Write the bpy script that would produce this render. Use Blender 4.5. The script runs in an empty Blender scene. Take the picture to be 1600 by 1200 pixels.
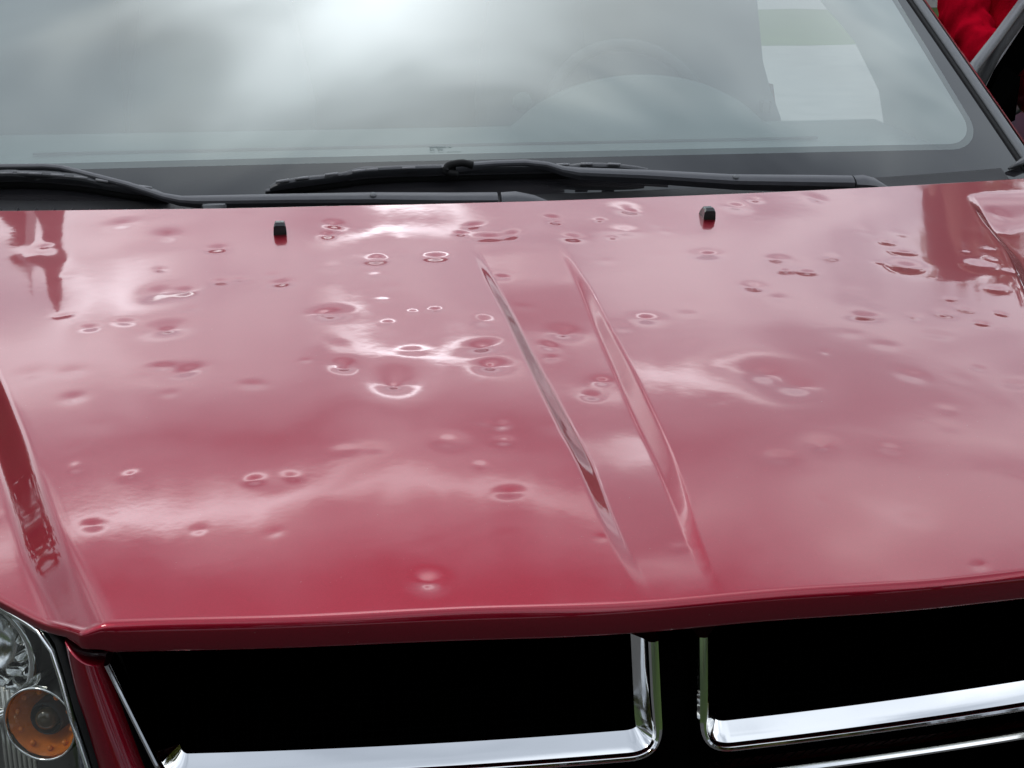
import bpy, math, random
import numpy as np
from mathutils import Vector, Matrix
R=math.radians
random.seed(7); rng=np.random.default_rng(11)
scene=bpy.context.scene
COL=scene.collection

# ------------------------------------------------------------------ camera
cam_d=bpy.data.cameras.new('camera'); cam=bpy.data.objects.new('camera',cam_d); COL.objects.link(cam); scene.camera=cam
A,P,RO=0.1715,0.3292,0.0047
fw=Vector((math.sin(A)*math.cos(P),math.cos(A)*math.cos(P),-math.sin(P)))
rt=Vector((math.cos(A),-math.sin(A),0)); up=rt.cross(fw)
r0=rt*math.cos(RO)+up*math.sin(RO); u0=-rt*math.sin(RO)+up*math.cos(RO)
M=Matrix((r0,u0,-fw)).transposed().to_4x4(); M.translation=Vector((-0.307,-0.931,1.3783)); cam.matrix_world=M
cam_d.sensor_width=36; cam_d.lens=36*2038.4/1600; cam_d.clip_start=.02; cam_d.clip_end=2000
cam_d.dof.use_dof=False

# ------------------------------------------------------------------ sky
SUN_EL,SUN_AZ=55,-100          # degrees; azimuth from +Y towards +X
world=bpy.data.worlds.new("World"); scene.world=world; world.use_nodes=True
wt=world.node_tree; wt.nodes.clear()
class NT:
    def __init__(s,t): s.t=t
    def n(s,typ,ins=None,**kw):
        o=s.t.nodes.new(typ)
        for k,v in kw.items(): setattr(o,k,v)
        for k,v in (ins or {}).items():
            i=o.inputs[k]
            if isinstance(v,bpy.types.NodeSocket): s.t.links.new(v,i)
            else: i.default_value=v
        return o
    def math(s,op,a,b=0.0,c=0.0,clamp=False):
        o=s.n('ShaderNodeMath',{0:a,1:b,2:c},operation=op); o.use_clamp=clamp; return o.outputs[0]
    def ramp(s,fac,stops,interp='EASE'):
        o=s.n('ShaderNodeValToRGB',{0:fac}); r=o.color_ramp; r.interpolation=interp
        while len(r.elements)<len(stops): r.elements.new(.5)
        for e,(p,c) in zip(r.elements,stops):
            e.position=p; e.color=(c,c,c,1) if isinstance(c,(int,float)) else (*c,1)
        return o.outputs[0]
    def mix(s,fac,a,b,typ='MIX'):
        o=s.n('ShaderNodeMix',data_type='RGBA',blend_type=typ)
        for i,v in ((0,fac),(6,a),(7,b)):
            if isinstance(v,bpy.types.NodeSocket): s.t.links.new(v,o.inputs[i])
            else: o.inputs[i].default_value=v
        return o.outputs[2]
w=NT(wt)
def dirv(el,az): el,az=R(el),R(az); return (math.cos(el)*math.sin(az),math.cos(el)*math.cos(az),math.sin(el))
sky=w.n('ShaderNodeTexSky',sky_type='NISHITA'); sky.sun_disc=False; sky.sun_elevation=R(SUN_EL); sky.sun_rotation=R(SUN_AZ)
sky.air_density=1.2; sky.dust_density=2
tc=w.n('ShaderNodeTexCoord').outputs['Generated']
D=w.n('ShaderNodeVectorMath',{0:tc},operation='NORMALIZE').outputs[0]
sep=w.n('ShaderNodeSeparateXYZ',{0:D})
den=w.math('MAXIMUM',w.math('ADD',sep.outputs[2],.16),.05)
px=w.math('DIVIDE',sep.outputs[0],den); py=w.math('DIVIDE',sep.outputs[1],den)
pv=w.n('ShaderNodeCombineXYZ',{0:px,1:w.math('MULTIPLY',py,1.7),2:0.37}).outputs[0]
n1=w.n('ShaderNodeTexNoise',{'Vector':pv,'Scale':1.1,'Detail':3.6,'Roughness':.45,'Distortion':.45}).outputs[0]
n2=w.n('ShaderNodeTexNoise',{'Vector':w.n('ShaderNodeVectorMath',{0:pv,1:(7.3,2.1,0)},operation='ADD').outputs[0],'Scale':2.9,'Detail':3.0,'Roughness':.5,'Distortion':.8}).outputs[0]
nn=w.math('ADD',w.math('MULTIPLY',n1,.7),w.math('MULTIPLY',n2,.3))
# cloud brightness: thick grey to thin bright
cb=w.ramp(nn,[(.33,.62),(.44,1.0),(.53,1.65),(.63,2.6)])
# light scattered forward through the cloud round the hidden sun
sd=w.n('ShaderNodeVectorMath',{0:D,1:dirv(60,3)},operation='DOT_PRODUCT').outputs['Value']
glow=w.math('POWER',w.math('MAXIMUM',sd,0.0),14.0)
glow2=w.math('POWER',w.math('MAXIMUM',sd,0.0),90.0)
amp=w.math('ADD',w.math('ADD',.85,w.math('MULTIPLY',glow,.35)),w.math('MULTIPLY',glow2,1.6))
fwd=w.n('ShaderNodeMapRange',{0:sd,1:-.35,2:.75,3:.38,4:1.0},interpolation_type='SMOOTHSTEP').outputs[0]   # the deck is thicker away from the sun
cl=w.math('MULTIPLY',w.math('MULTIPLY',cb,amp),fwd)
# the deck is banded: thin and bright low down, heavier towards the zenith
band=w.ramp(sep.outputs[2],[(.25,1.55),(.40,1.60),(.47,1.45),(.53,.95),(.585,1.15),(.64,.74),(.80,.72),(.90,.80),(1.0,.7)],'B_SPLINE')
cl=w.math('MULTIPLY',cl,band)
# brighter breaks in the cloud deck, edges torn by the same noise
wob=w.n('ShaderNodeVectorMath',{0:w.n('ShaderNodeTexNoise',{'Vector':D,'Scale':5.0,'Detail':4.0}).outputs['Color'],1:(.5,.5,.5)},operation='SUBTRACT').outputs[0]
Dw=w.n('ShaderNodeVectorMath',{0:D,1:w.n('ShaderNodeVectorMath',{0:wob,3:.16},operation='SCALE').outputs[0]},operation='ADD').outputs[0]
def gap(el,az,wa,we,amt):
    c=dirv(el,az); d=w.n('ShaderNodeVectorMath',{0:Dw,1:c},operation='SUBTRACT').outputs[0]
    right=(math.cos(R(az)),-math.sin(R(az)),0); u=Vector(right).cross(Vector(c))
    a=w.math('DIVIDE',w.n('ShaderNodeVectorMath',{0:d,1:right},operation='DOT_PRODUCT').outputs['Value'],wa)
    b=w.math('DIVIDE',w.n('ShaderNodeVectorMath',{0:d,1:tuple(u)},operation='DOT_PRODUCT').outputs['Value'],we)
    e=w.math('ADD',w.math('MULTIPLY',a,a),w.math('MULTIPLY',b,b))
    f=w.n('ShaderNodeMapRange',{0:sd,1:0.0,2:.1,3:0.0,4:1.0}).outputs[0]   # only the sky half with the sun in it
    g=w.math('MULTIPLY',w.math('POWER',2.718,w.math('MULTIPLY',e,-1.0)),f)
    return w.math('MULTIPLY',g,amt)
add=None
for g in GAPS if 'GAPS' in globals() else [(28.0,6.9,.050,.0065,7.0),(25.6,-11,.03,.010,3.0),(35.2,-9,.17,.014,3.0),(36.2,7,.12,.011,2.1),(28.4,20.5,.06,.010,2.0),(61,3,.07,.09,.35),(26.5,-5,.26,.035,.8),(57,46,.34,.22,-.45),(60,-34,.28,.2,-.25),(31.8,-2,.2,.014,-.45),(41.5,8,.55,.05,-.95)]:
    x=gap(*g); add=x if add is None else w.math('ADD',add,x)
cl=w.math('MAXIMUM',w.math('ADD',cl,w.math('MULTIPLY',add,w.math('MULTIPLY',nn,2.0))),.28)
tint=w.mix(w.n('ShaderNodeMapRange',{0:cl,1:.5,2:1.6}).outputs[0],(.81,.915,1.11,1),(.94,.985,1.05,1))
clc=w.n('ShaderNodeVectorMath',{0:tint},operation='SCALE'); wt.links.new(w.math('MULTIPLY',cl,10.0),clc.inputs[3])
cov=w.ramp(n1,[(.22,.45),(.36,1.0)])
full=w.mix(cov,sky.outputs[0],clc.outputs[0])
bg=w.n('ShaderNodeBackground',{0:full,1:.1}); wo=w.n('ShaderNodeOutputWorld',{0:bg.outputs[0]})

# ------------------------------------------------------------------ sun (veiled by cloud)
sl=bpy.data.lights.new('sun','SUN'); so=bpy.data.objects.new('sun',sl); COL.objects.link(so)
sl.energy=.5; sl.angle=R(12); sl.color=(1,.96,.9)
so.rotation_euler=Vector(dirv(SUN_EL,SUN_AZ)).to_track_quat('Z','Y').to_euler()
scene.view_settings.view_transform='Standard'; scene.view_settings.look='None'
scene.view_settings.exposure=0.28; scene.view_settings.gamma=1.0; scene.view_settings.use_curve_mapping=False
scene.render.resolution_x=1024; scene.render.resolution_y=768
scene.render.engine='CYCLES'
scene.cycles.max_bounces=10; scene.cycles.transparent_max_bounces=12
try: scene.cycles.use_denoising=True
except Exception: pass

# ------------------------------------------------------------------ materials
def new_mat(name):
    m=bpy.data.materials.new(name); m.use_nodes=True; t=m.node_tree; return m,NT(t),t.nodes['Principled BSDF']
def simple(name,col,rough=.5,metal=0,coat=0,bump=0,bscale=200,var=0,vscale=8,spec=.5,coat_r=.03,ior=1.5):
    m,n,b=new_mat(name)
    b.inputs['Base Color'].default_value=(*col,1); b.inputs['Roughness'].default_value=rough; b.inputs['Metallic'].default_value=metal
    b.inputs['Coat Weight'].default_value=coat; b.inputs['Coat Roughness'].default_value=coat_r; b.inputs['Specular IOR Level'].default_value=spec
    b.inputs['IOR'].default_value=ior
    tcn=n.n('ShaderNodeTexCoord').outputs['Object']
    if var:
        x=n.n('ShaderNodeTexNoise',{'Vector':tcn,'Scale':vscale,'Detail':5.0}).outputs[0]
        c=n.mix(x,(*[a*(1-var) for a in col],1),(*[min(1,a*(1+var)) for a in col],1)); n.t.links.new(c,b.inputs['Base Color'])
        r=n.math('ADD',n.math('MULTIPLY',x,.2),rough-.1,clamp=True); n.t.links.new(r,b.inputs['Roughness'])
    if bump:
        x=n.n('ShaderNodeTexNoise',{'Vector':tcn,'Scale':bscale,'Detail':3.0}).outputs[0]
        bp=n.n('ShaderNodeBump',{'Strength':bump,'Distance':.002,'Height':x}); n.t.links.new(bp.outputs[0],b.inputs['Normal'])
    return m
def make_paint():
    m,n,b=new_mat('red_metallic_paint')
    tcn=n.n('ShaderNodeTexCoord').outputs['Object']
    fl=n.n('ShaderNodeTexVoronoi',{'Vector':tcn,'Scale':1800.0}).outputs['Color']
    s=n.n('ShaderNodeSeparateColor',{0:fl}).outputs[0]
    c=n.mix(s,(.225,.0002,.011,1),(.285,.0005,.017,1))
    # thin uneven film of road dust and dried water marks
    d1=n.n('ShaderNodeTexNoise',{'Vector':tcn,'Scale':9.0,'Detail':7.0,'Roughness':.65}).outputs[0]
    d2=n.n('ShaderNodeTexNoise',{'Vector':tcn,'Scale':420.0,'Detail':2.0}).outputs[0]
    dust=n.math('MULTIPLY',n.math('ADD',n.ramp(d1,[(.45,0.0),(.75,.012)]),n.ramp(d2,[(.74,0.0),(.80,.35)])),1.0)
    c=n.mix(dust,c,(.38,.33,.3,1))
    n.t.links.new(c,b.inputs['Base Color'])
    b.inputs['Metallic'].default_value=.85; b.inputs['Roughness'].default_value=.40
    b.inputs['Coat Weight'].default_value=1; b.inputs['Coat IOR'].default_value=1.52; b.inputs['Specular IOR Level'].default_value=.3
    n.t.links.new(n.ramp(d1,[(.35,.03),(.75,.07)]),b.inputs['Coat Roughness'])
    op=n.n('ShaderNodeTexNoise',{'Vector':tcn,'Scale':55.0,'Detail':2.0}).outputs[0]
    bp=n.n('ShaderNodeBump',{'Strength':.05,'Distance':.0006,'Height':op}); n.t.links.new(bp.outputs[0],b.inputs['Coat Normal'])
    return m
MP=make_paint()
PALE=simple('light_slit_grey',(.20,.20,.205),.35)  # pale tone for the wiper bars that stand in for light
CHROME=simple('chrome',(.76,.76,.74),.05,1,bump=.02,bscale=40)
CHROME2=simple('reflector_chrome',(.75,.76,.74),.12,1,bump=.05,bscale=60)
BLACK=simple('black_plastic',(.008,.008,.009),.55,bump=.3,bscale=700,spec=.35)
VOID=simple('flat_black',(.001,.001,.001),.95,spec=.0)
TRIM=simple('satin_black_trim',(.03,.031,.034),.38,bump=.2,bscale=900,var=.3,vscale=30)
ARM=simple('wiper_grey_black',(.055,.056,.062),.40,bump=.15,bscale=900,var=.25,vscale=40)
RUB=simple('black_rubber',(.006,.006,.006),.7,bump=.2,bscale=500,spec=.25)
GREYT=simple('grey_weatherstrip',(.10,.105,.11),.45,bump=.15,bscale=600)
DASH=simple('dash_vinyl',(.07,.085,.082),.65,bump=.5,bscale=500,var=.12,vscale=3)
LTRIM=simple('pale_grey_trim',(.30,.33,.31),.75,bump=.2,bscale=400,var=.05)
FAB=simple('grey_seat_fabric',(.09,.09,.095),.9,bump=.5,bscale=600,var=.2)
DARKIN=simple('dark_interior',(.05,.05,.052),.85,var=.2)
TYRE=simple('tyre_rubber',(.02,.02,.02),.8,bump=.4,bscale=120)
RIM=simple('alloy',(.5,.5,.5),.3,1)
AMBER=simple('amber_plastic',(.80,.20,.008),.28,bump=.4,bscale=80,var=.3,vscale=30)
HOUSING=simple('grey_lamp_housing',(.10,.105,.095),.3,.5,var=.3,vscale=20)
def glass_mat(name,mul,tint,windshield=False):
    m=bpy.data.materials.new(name); m.use_nodes=True; t=m.node_tree; t.nodes.clear(); n=NT(t)
    bf=n.n('ShaderNodeNewGeometry').outputs['Backfacing']; fr=n.n('ShaderNodeFresnel',{'IOR':n.math('SUBTRACT',1.52,n.math('MULTIPLY',bf,1.52-1/1.52))}).outputs[0]
    fac=n.math('MULTIPLY',fr,mul,clamp=True)
    gl=n.n('ShaderNodeBsdfGlossy',{'Color':(.97,1,.965,1),'Roughness':.0})
    tr=n.n('ShaderNodeBsdfTransparent',{'Color':(*tint,1)})
    under=tr.outputs[0]
    if windshield:
        tcn=n.n('ShaderNodeTexCoord').outputs['Object']
        dn=n.n('ShaderNodeTexNoise',{'Vector':tcn,'Scale':2.2,'Detail':4.0}).outputs[0]
        dn2=n.n('ShaderNodeTexNoise',{'Vector':tcn,'Scale':160.0,'Detail':2.0}).outputs[0]
        haze=n.math('MULTIPLY',dn,.42)
        film=n.n('ShaderNodeBsdfDiffuse',{'Color':(.50,.60,.57,1)})  # dust film, paled to stand in for part of the milky sky reflection
        a=n.n('ShaderNodeMixShader',{0:haze,1:tr.outputs[0],2:film.outputs[0]}).outputs[0]
        # printed ceramic border: rounded rectangle, object coordinates
        s=n.n('ShaderNodeSeparateXYZ',{0:tcn}); ax=n.math('ABSOLUTE',s.outputs[0])
        r=.085
        zb=n.math('SUBTRACT',1.0165,n.math('MULTIPLY',n.math('MULTIPLY',ax,ax),.018))
        dx=n.math('MAXIMUM',n.math('SUBTRACT',n.math('SUBTRACT',ax,n.math('MULTIPLY',n.math('SUBTRACT',1.15,s.outputs[2]),.03)),1.025-r),0.0)
        dz=n.math('MAXIMUM',n.math('SUBTRACT',n.math('ADD',zb,r*.6),s.outputs[2]),0.0)
        dz=n.math('DIVIDE',dz,.6)
        d=n.math('SUBTRACT',n.math('SQRT',n.math('ADD',n.math('MULTIPLY',dx,dx),n.math('MULTIPLY',dz,dz))),r)
        half=n.math('MULTIPLY',n.math('GREATER_THAN',d,-.014),.55)
        solid=n.math('GREATER_THAN',d,0.0)
        cov=n.math('MAXIMUM',half,solid)
        ce=n.n('ShaderNodeBsdfDiffuse',{'Color':(.022,.021,.023,1)})
        under=n.n('ShaderNodeMixShader',{0:cov,1:a,2:ce.outputs[0]}).outputs[0]
        fac=n.math('MULTIPLY',fr,n.math('SUBTRACT',mul,n.math('MULTIPLY',cov,.85)),clamp=True)
    o=n.n('ShaderNodeMixShader',{0:fac,1:under,2:gl.outputs[0]})
    n.n('ShaderNodeOutputMaterial',{0:o.outputs[0]}); return m
GLASS=glass_mat('windshield_glass',1.9,(.82,.92,.89),True)
SGLASS=glass_mat('clear_glass',1.8,(.9,.95,.93))
LENS=glass_mat('lamp_lens',1.7,(.96,.97,.95))
DGLASS=simple('dark_window',(.01,.012,.012),.05,spec=.6)

# ------------------------------------------------------------------ helpers
def link_mesh(name,verts,faces,mat,parent=None,smooth=True,**kw):
    me=bpy.data.meshes.new(name); me.from_pydata([tuple(map(float,v)) for v in verts],[],[tuple(f) for f in faces]); me.update()
    if smooth: me.polygons.foreach_set('use_smooth',[True]*len(me.polygons))
    me.materials.append(mat)
    o=bpy.data.objects.new(name,me); COL.objects.link(o)
    if parent: o.parent=parent
    for k,v in kw.items(): o[k]=v
    return o
def empty(name,loc=(0,0,0),**kw):
    o=bpy.data.objects.new(name,None); COL.objects.link(o); o.location=loc
    for k,v in kw.items(): o[k]=v
    return o
def grid_faces(nu,nv,base=0,flip=False):
    i=np.arange(nu-1)[None,:]+np.arange(nv-1)[:,None]*nu+base
    i=i.ravel(); f=np.stack([i,i+1,i+1+nu,i+nu],1)
    return f[:,::-1] if flip else f
def grid(name,fn,nu,nv,mat,parent=None,keep=None,flip=False,**kw):
    V=[];
    for j in range(nv):
        for i in range(nu): V.append(fn(i/(nu-1),j/(nv-1)))
    F=grid_faces(nu,nv,flip=flip)
    if keep is not None:
        Vn=np.array(V); F=[f for f in F if keep(Vn[f].mean(0))]
    return link_mesh(name,V,F,mat,parent,**kw)
class MB:
    def __init__(s): s.v=[]; s.f=[]
    def add(s,v,f):
        b=len(s.v); s.v+= [tuple(map(float,x)) for x in v]; s.f+=[tuple(int(i)+b for i in q) for q in f]
    def box(s,c,d,rot=None,bev=0):
        x,y,z=[a/2 for a in d]
        if bev:
            pts=[];
            # chamfered box: 24 verts
            import itertools
            vs=[];idx={}
            for sx in(-1,1):
                for sy in(-1,1):
                    for sz in(-1,1):
                        for ax in range(3):
                            p=[sx*x,sy*y,sz*z]
                            for a2,sg in enumerate((sx,sy,sz)):
                                if a2!=ax: p[a2]-=sg*bev
                            idx[(sx,sy,sz,ax)]=len(vs); vs.append(p)
            fs=[]
            for ax in range(3):
                o=[a for a in range(3) if a!=ax]
                for sg in(-1,1):
                    q=[]
                    for (a,b) in((-1,-1),(1,-1),(1,1),(-1,1)):
                        k=[0,0,0]; k[ax]=sg; k[o[0]]=a; k[o[1]]=b; q.append(idx[(*k,ax)])
                    fs.append(q)
                # edges along ax
                for a in(-1,1):
                    for b in(-1,1):
                        k1=[0,0,0];k1[o[0]]=a;k1[o[1]]=b;k1[ax]=-1;k2=list(k1);k2[ax]=1
                        fs.append([idx[(*k1,o[0])],idx[(*k2,o[0])],idx[(*k2,o[1])],idx[(*k1,o[1])]])
            for sx in(-1,1):
                for sy in(-1,1):
                    for sz in(-1,1): fs.append([idx[(sx,sy,sz,a)] for a in range(3)])
            v=vs
        else:
            v=[(a,b,e) for a in(-x,x) for b in(-y,y) for e in(-z,z)]
            fs=[(0,1,3,2),(4,6,7,5),(0,4,5,1),(2,3,7,6),(0,2,6,4),(1,5,7,3)]
        out=[]
        for p in v:
            p=Vector(p)
            if rot is not None: p=rot@p
            out.append(p+Vector(c))
        s.add(out,fs)
    def tube(s,pts,r,n=10,cap=True,flat=1.0,upv=(0,0,1)):
        """sweep an ellipse (r wide, r*flat tall) along pts"""
        pts=[Vector(p) for p in pts]; rr=r if isinstance(r,(list,tuple)) else [r]*len(pts)
        V=[]
        for i,p in enumerate(pts):
            t=(pts[min(i+1,len(pts)-1)]-pts[max(i-1,0)]).normalized()
            a=t.cross(Vector(upv)); a=a.normalized() if a.length>1e-6 else t.orthogonal().normalized(); b=a.cross(t)
            for k in range(n):
                th=2*math.pi*k/n; V.append(p+a*math.cos(th)*rr[i]+b*math.sin(th)*rr[i]*flat)
        F=[]
        for i in range(len(pts)-1):
            for k in range(n): F.append((i*n+k,i*n+(k+1)%n,(i+1)*n+(k+1)%n,(i+1)*n+k))
        if cap: F.append(tuple(range(n))[::-1]); F.append(tuple((len(pts)-1)*n+k for k in range(n)))
        s.add(V,F)
    def sphere(s,c,r,nu=16,nv=10,half=None):
        r=r if isinstance(r,(tuple,list)) else (r,r,r); V=[];F=[]
        for j in range(nv+1):
            ph=math.pi*j/nv
            for i in range(nu):
                th=2*math.pi*i/nu; V.append((c[0]+r[0]*math.sin(ph)*math.cos(th),c[1]+r[1]*math.sin(ph)*math.sin(th),c[2]+r[2]*math.cos(ph)))
        for j in range(nv):
            for i in range(nu): F.append((j*nu+i,j*nu+(i+1)%nu,(j+1)*nu+(i+1)%nu,(j+1)*nu+i))
        s.add(V,F)
    def lathe(s,c,axis,prof,n=40):
        """prof: list of (radius, along)"""
        ax=Vector(axis).normalized(); a=ax.orthogonal().normalized(); b=ax.cross(a); V=[];F=[]
        for (r,h) in prof:
            for k in range(n):
                th=2*math.pi*k/n; V.append(Vector(c)+ax*h+a*(r*math.cos(th))+b*(r*math.sin(th)))
        for j in range(len(prof)-1):
            for k in range(n): F.append((j*n+k,j*n+(k+1)%n,(j+1)*n+(k+1)%n,(j+1)*n+k))
        s.add(V,F)
    def build(s,name,mat,parent=None,smooth=True,**kw): return link_mesh(name,s.v,s.f,mat,parent,smooth,**kw)
def edge_split(o,ang=40):
    me=o.data
    try:
        me.set_sharp_from_angle(angle=R(ang))
    except Exception: pass
    return o
def smoothpath(pts,n=8):
    """Catmull-Rom"""
    p=[Vector(a) for a in pts]; p=[p[0]*2-p[1]]+p+[p[-1]*2-p[-2]]; out=[]
    for i in range(1,len(p)-2):
        for k in range(n):
            t=k/n; a,b,c,d=p[i-1],p[i],p[i+1],p[i+2]
            out.append(.5*((2*b)+(c-a)*t+(2*a-5*b+4*c-d)*t*t+(3*b-a-3*c+d)*t**3))
    out.append(p[-2]); return out

# ------------------------------------------------------------------ setting
GRASS_M=simple('lawn',(.042,.070,.014),.95,bump=.8,bscale=60,var=.45,vscale=.8,spec=.15)
GRAVEL_M=simple('pale_gravel',(.19,.185,.175),.95,bump=.9,bscale=90,var=.25,vscale=3,spec=.2)
ASPH_M=simple('worn_asphalt',(.07,.068,.066),.9,bump=.6,bscale=120,var=.25,vscale=2,spec=.25)
def sheet(name,x0,x1,y0,y1,z,mat,wob=0):
    if not wob: return link_mesh(name,[(x0,y0,z),(x1,y0,z),(x1,y1,z),(x0,y1,z)],[(0,1,2,3)],mat,None,False,kind='structure')
    n=900; xs=np.linspace(x0,x1,n); g=np.random.default_rng(int(y0*7)); V=[];F=[]
    for side,yy in ((0,y0),(1,y1)):
        e=sum(g.uniform(.3,1)*wob/(k**.6)*np.sin(xs*k*.45+g.uniform(0,6)) for k in range(1,14))
        V+= [(a,yy+b+g.normal(0,wob*.12),z) for a,b in zip(xs,e)]
    F=[(k,k+1,n+k+1,n+k) for k in range(n-1)]
    return link_mesh(name,V,F,mat,None,False,kind='structure')
sheet('ground',-600,600,-600,600,0,GRASS_M)
sheet('driveway',-5.2,2.4,-5.5,8,.004,ASPH_M)
sheet('gravel_lane',-60,60,8,16.5,.008,GRAVEL_M,.07)
sheet('road',-90,90,26,36,.006,GRAVEL_M,.25)

LEAFM=[]
for nme,c in (('leaf_green',(.11,.11,.010)),('leaf_olive',(.20,.10,.008)),('leaf_dark',(.07,.07,.008))):
    LEAFM.append(simple(nme,c,.6,var=.5,vscale=.6,spec=.3))
BARK=simple('bark',(.09,.07,.05),.9,bump=.8,bscale=15,var=.4)
tree_protos=[]
def make_tree(h,seed,mat):
    rg=random.Random(seed)
    t=MB(); th=h*.42
    t.tube([(0,0,0),(.05,.03,th*.5),(.1,0,th),(.1,.1,h*.8)],[h*.028,h*.021,h*.016,h*.005],8)
    clumps=[]
    for k in range(9):
        a=rg.uniform(0,6.28); z0=rg.uniform(.25,.62)*h; l=rg.uniform(.18,.33)*h
        e=Vector((math.cos(a)*l,math.sin(a)*l,z0+l*rg.uniform(.4,.9)))
        t.tube([(0.05,0,z0),tuple(Vector((0.05,0,z0)).lerp(e,.5)+Vector((0,0,-.03*h))),tuple(e)],[h*.011,h*.007,h*.002],5)
        clumps.append((e,rg.uniform(.13,.21)*h))
    for k in range(16):
        a=rg.uniform(0,6.28); rr=rg.uniform(0,.25)*h
        clumps.append((Vector((math.cos(a)*rr,math.sin(a)*rr,rg.uniform(.32,.92)*h)),rg.uniform(.09,.18)*h))
    V=[];F=[]
    for c,r in clumps:
        for q in range(150):
            d=Vector((rg.gauss(0,1),rg.gauss(0,1),rg.gauss(0,1))).normalized()*r*rg.uniform(.45,1.05); d.z*=.8
            p=c+d; s=rg.uniform(.012,.026)*h
            n=Vector((rg.gauss(0,1),rg.gauss(0,1),rg.gauss(0,1))).normalized(); a=n.orthogonal().normalized(); b=n.cross(a)
            i=len(V); V+=[p-a*s,p-b*s*.6,p+a*s,p+b*s*.6]; F.append((i,i+1,i+2,i+3))
    return t,V,F
def place_trees():
    protos=[]
    for k in range(4):
        t,V,F=make_tree(10,k+3,None); mat=LEAFM[k%3]
        me=bpy.data.meshes.new('crown'); me.from_pydata([tuple(v) for v in V],[],F); me.materials.append(mat)
        mt=bpy.data.meshes.new('trunk'); mt.from_pydata(t.v,[],t.f); mt.materials.append(BARK)
        protos.append((me,mt))
    spots=[]
    # right of the car ahead, left of the car ahead, far behind the lawn, behind the photographer
    spots+=[(24,27,10.5),(30,34,13),(21,20,9),(33,26,11),(17.5,29,9.5),(30,17,12),(26,41,13),(38,40,14),(21,9,9),(27,3,12),(36,48,13)]
    spots+=[(-13,34,12),(-20,28,11),(-27,31,14),(-17,42,13),(-26,20,10),(-33,12,13),(-24,4,10),(-8,44,13),(-30,44,14),(-15,22,12),(-19,16,12),(-16,10,11),(-22,34,15),(-10.5,30,11)]
    spots+=[(14,22,9.5),(19,38,13),(17.6,25.2,12.1),(24,22,12),(14.5,43,16.8),(17.5,42,17.6),(20.5,41,17.8),(24.5,41,16.8),(-11,27.5,9.5),(-17,33,15),(-20,31,15),(-23,33,16),(-24,27,14),(-14.5,35,13.5),(24,33,14)]
    spots+=[(x*13-60+rng.uniform(-3,3),96+rng.uniform(-6,6),rng.uniform(12,17)) for x in range(10)]
    spots+=[(x*4.4-31+rng.uniform(-1,1),-12+rng.uniform(-2,1.5),rng.uniform(10,12.5)) for x in range(15)]
    for i,(x,y,h) in enumerate(spots):
        e=empty('leafy_tree',(x,y,0),label='leafy green tree around the lawn, seen only as a reflection in the paint',category='tree',group='trees around the lawn and lane')
        e.scale=(h/10,)*3; e.rotation_euler.z=i*1.7
        for me,nm in zip(protos[i%4],('crown','trunk')):
            o=bpy.data.objects.new(nm,me); COL.objects.link(o); o.parent=e
place_trees()

# ------------------------------------------------------------------ the car
car=empty('minivan',(0,0,0),label='red minivan with a hail-dented hood, chrome grille frames and an open driver door',category='car')

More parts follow.
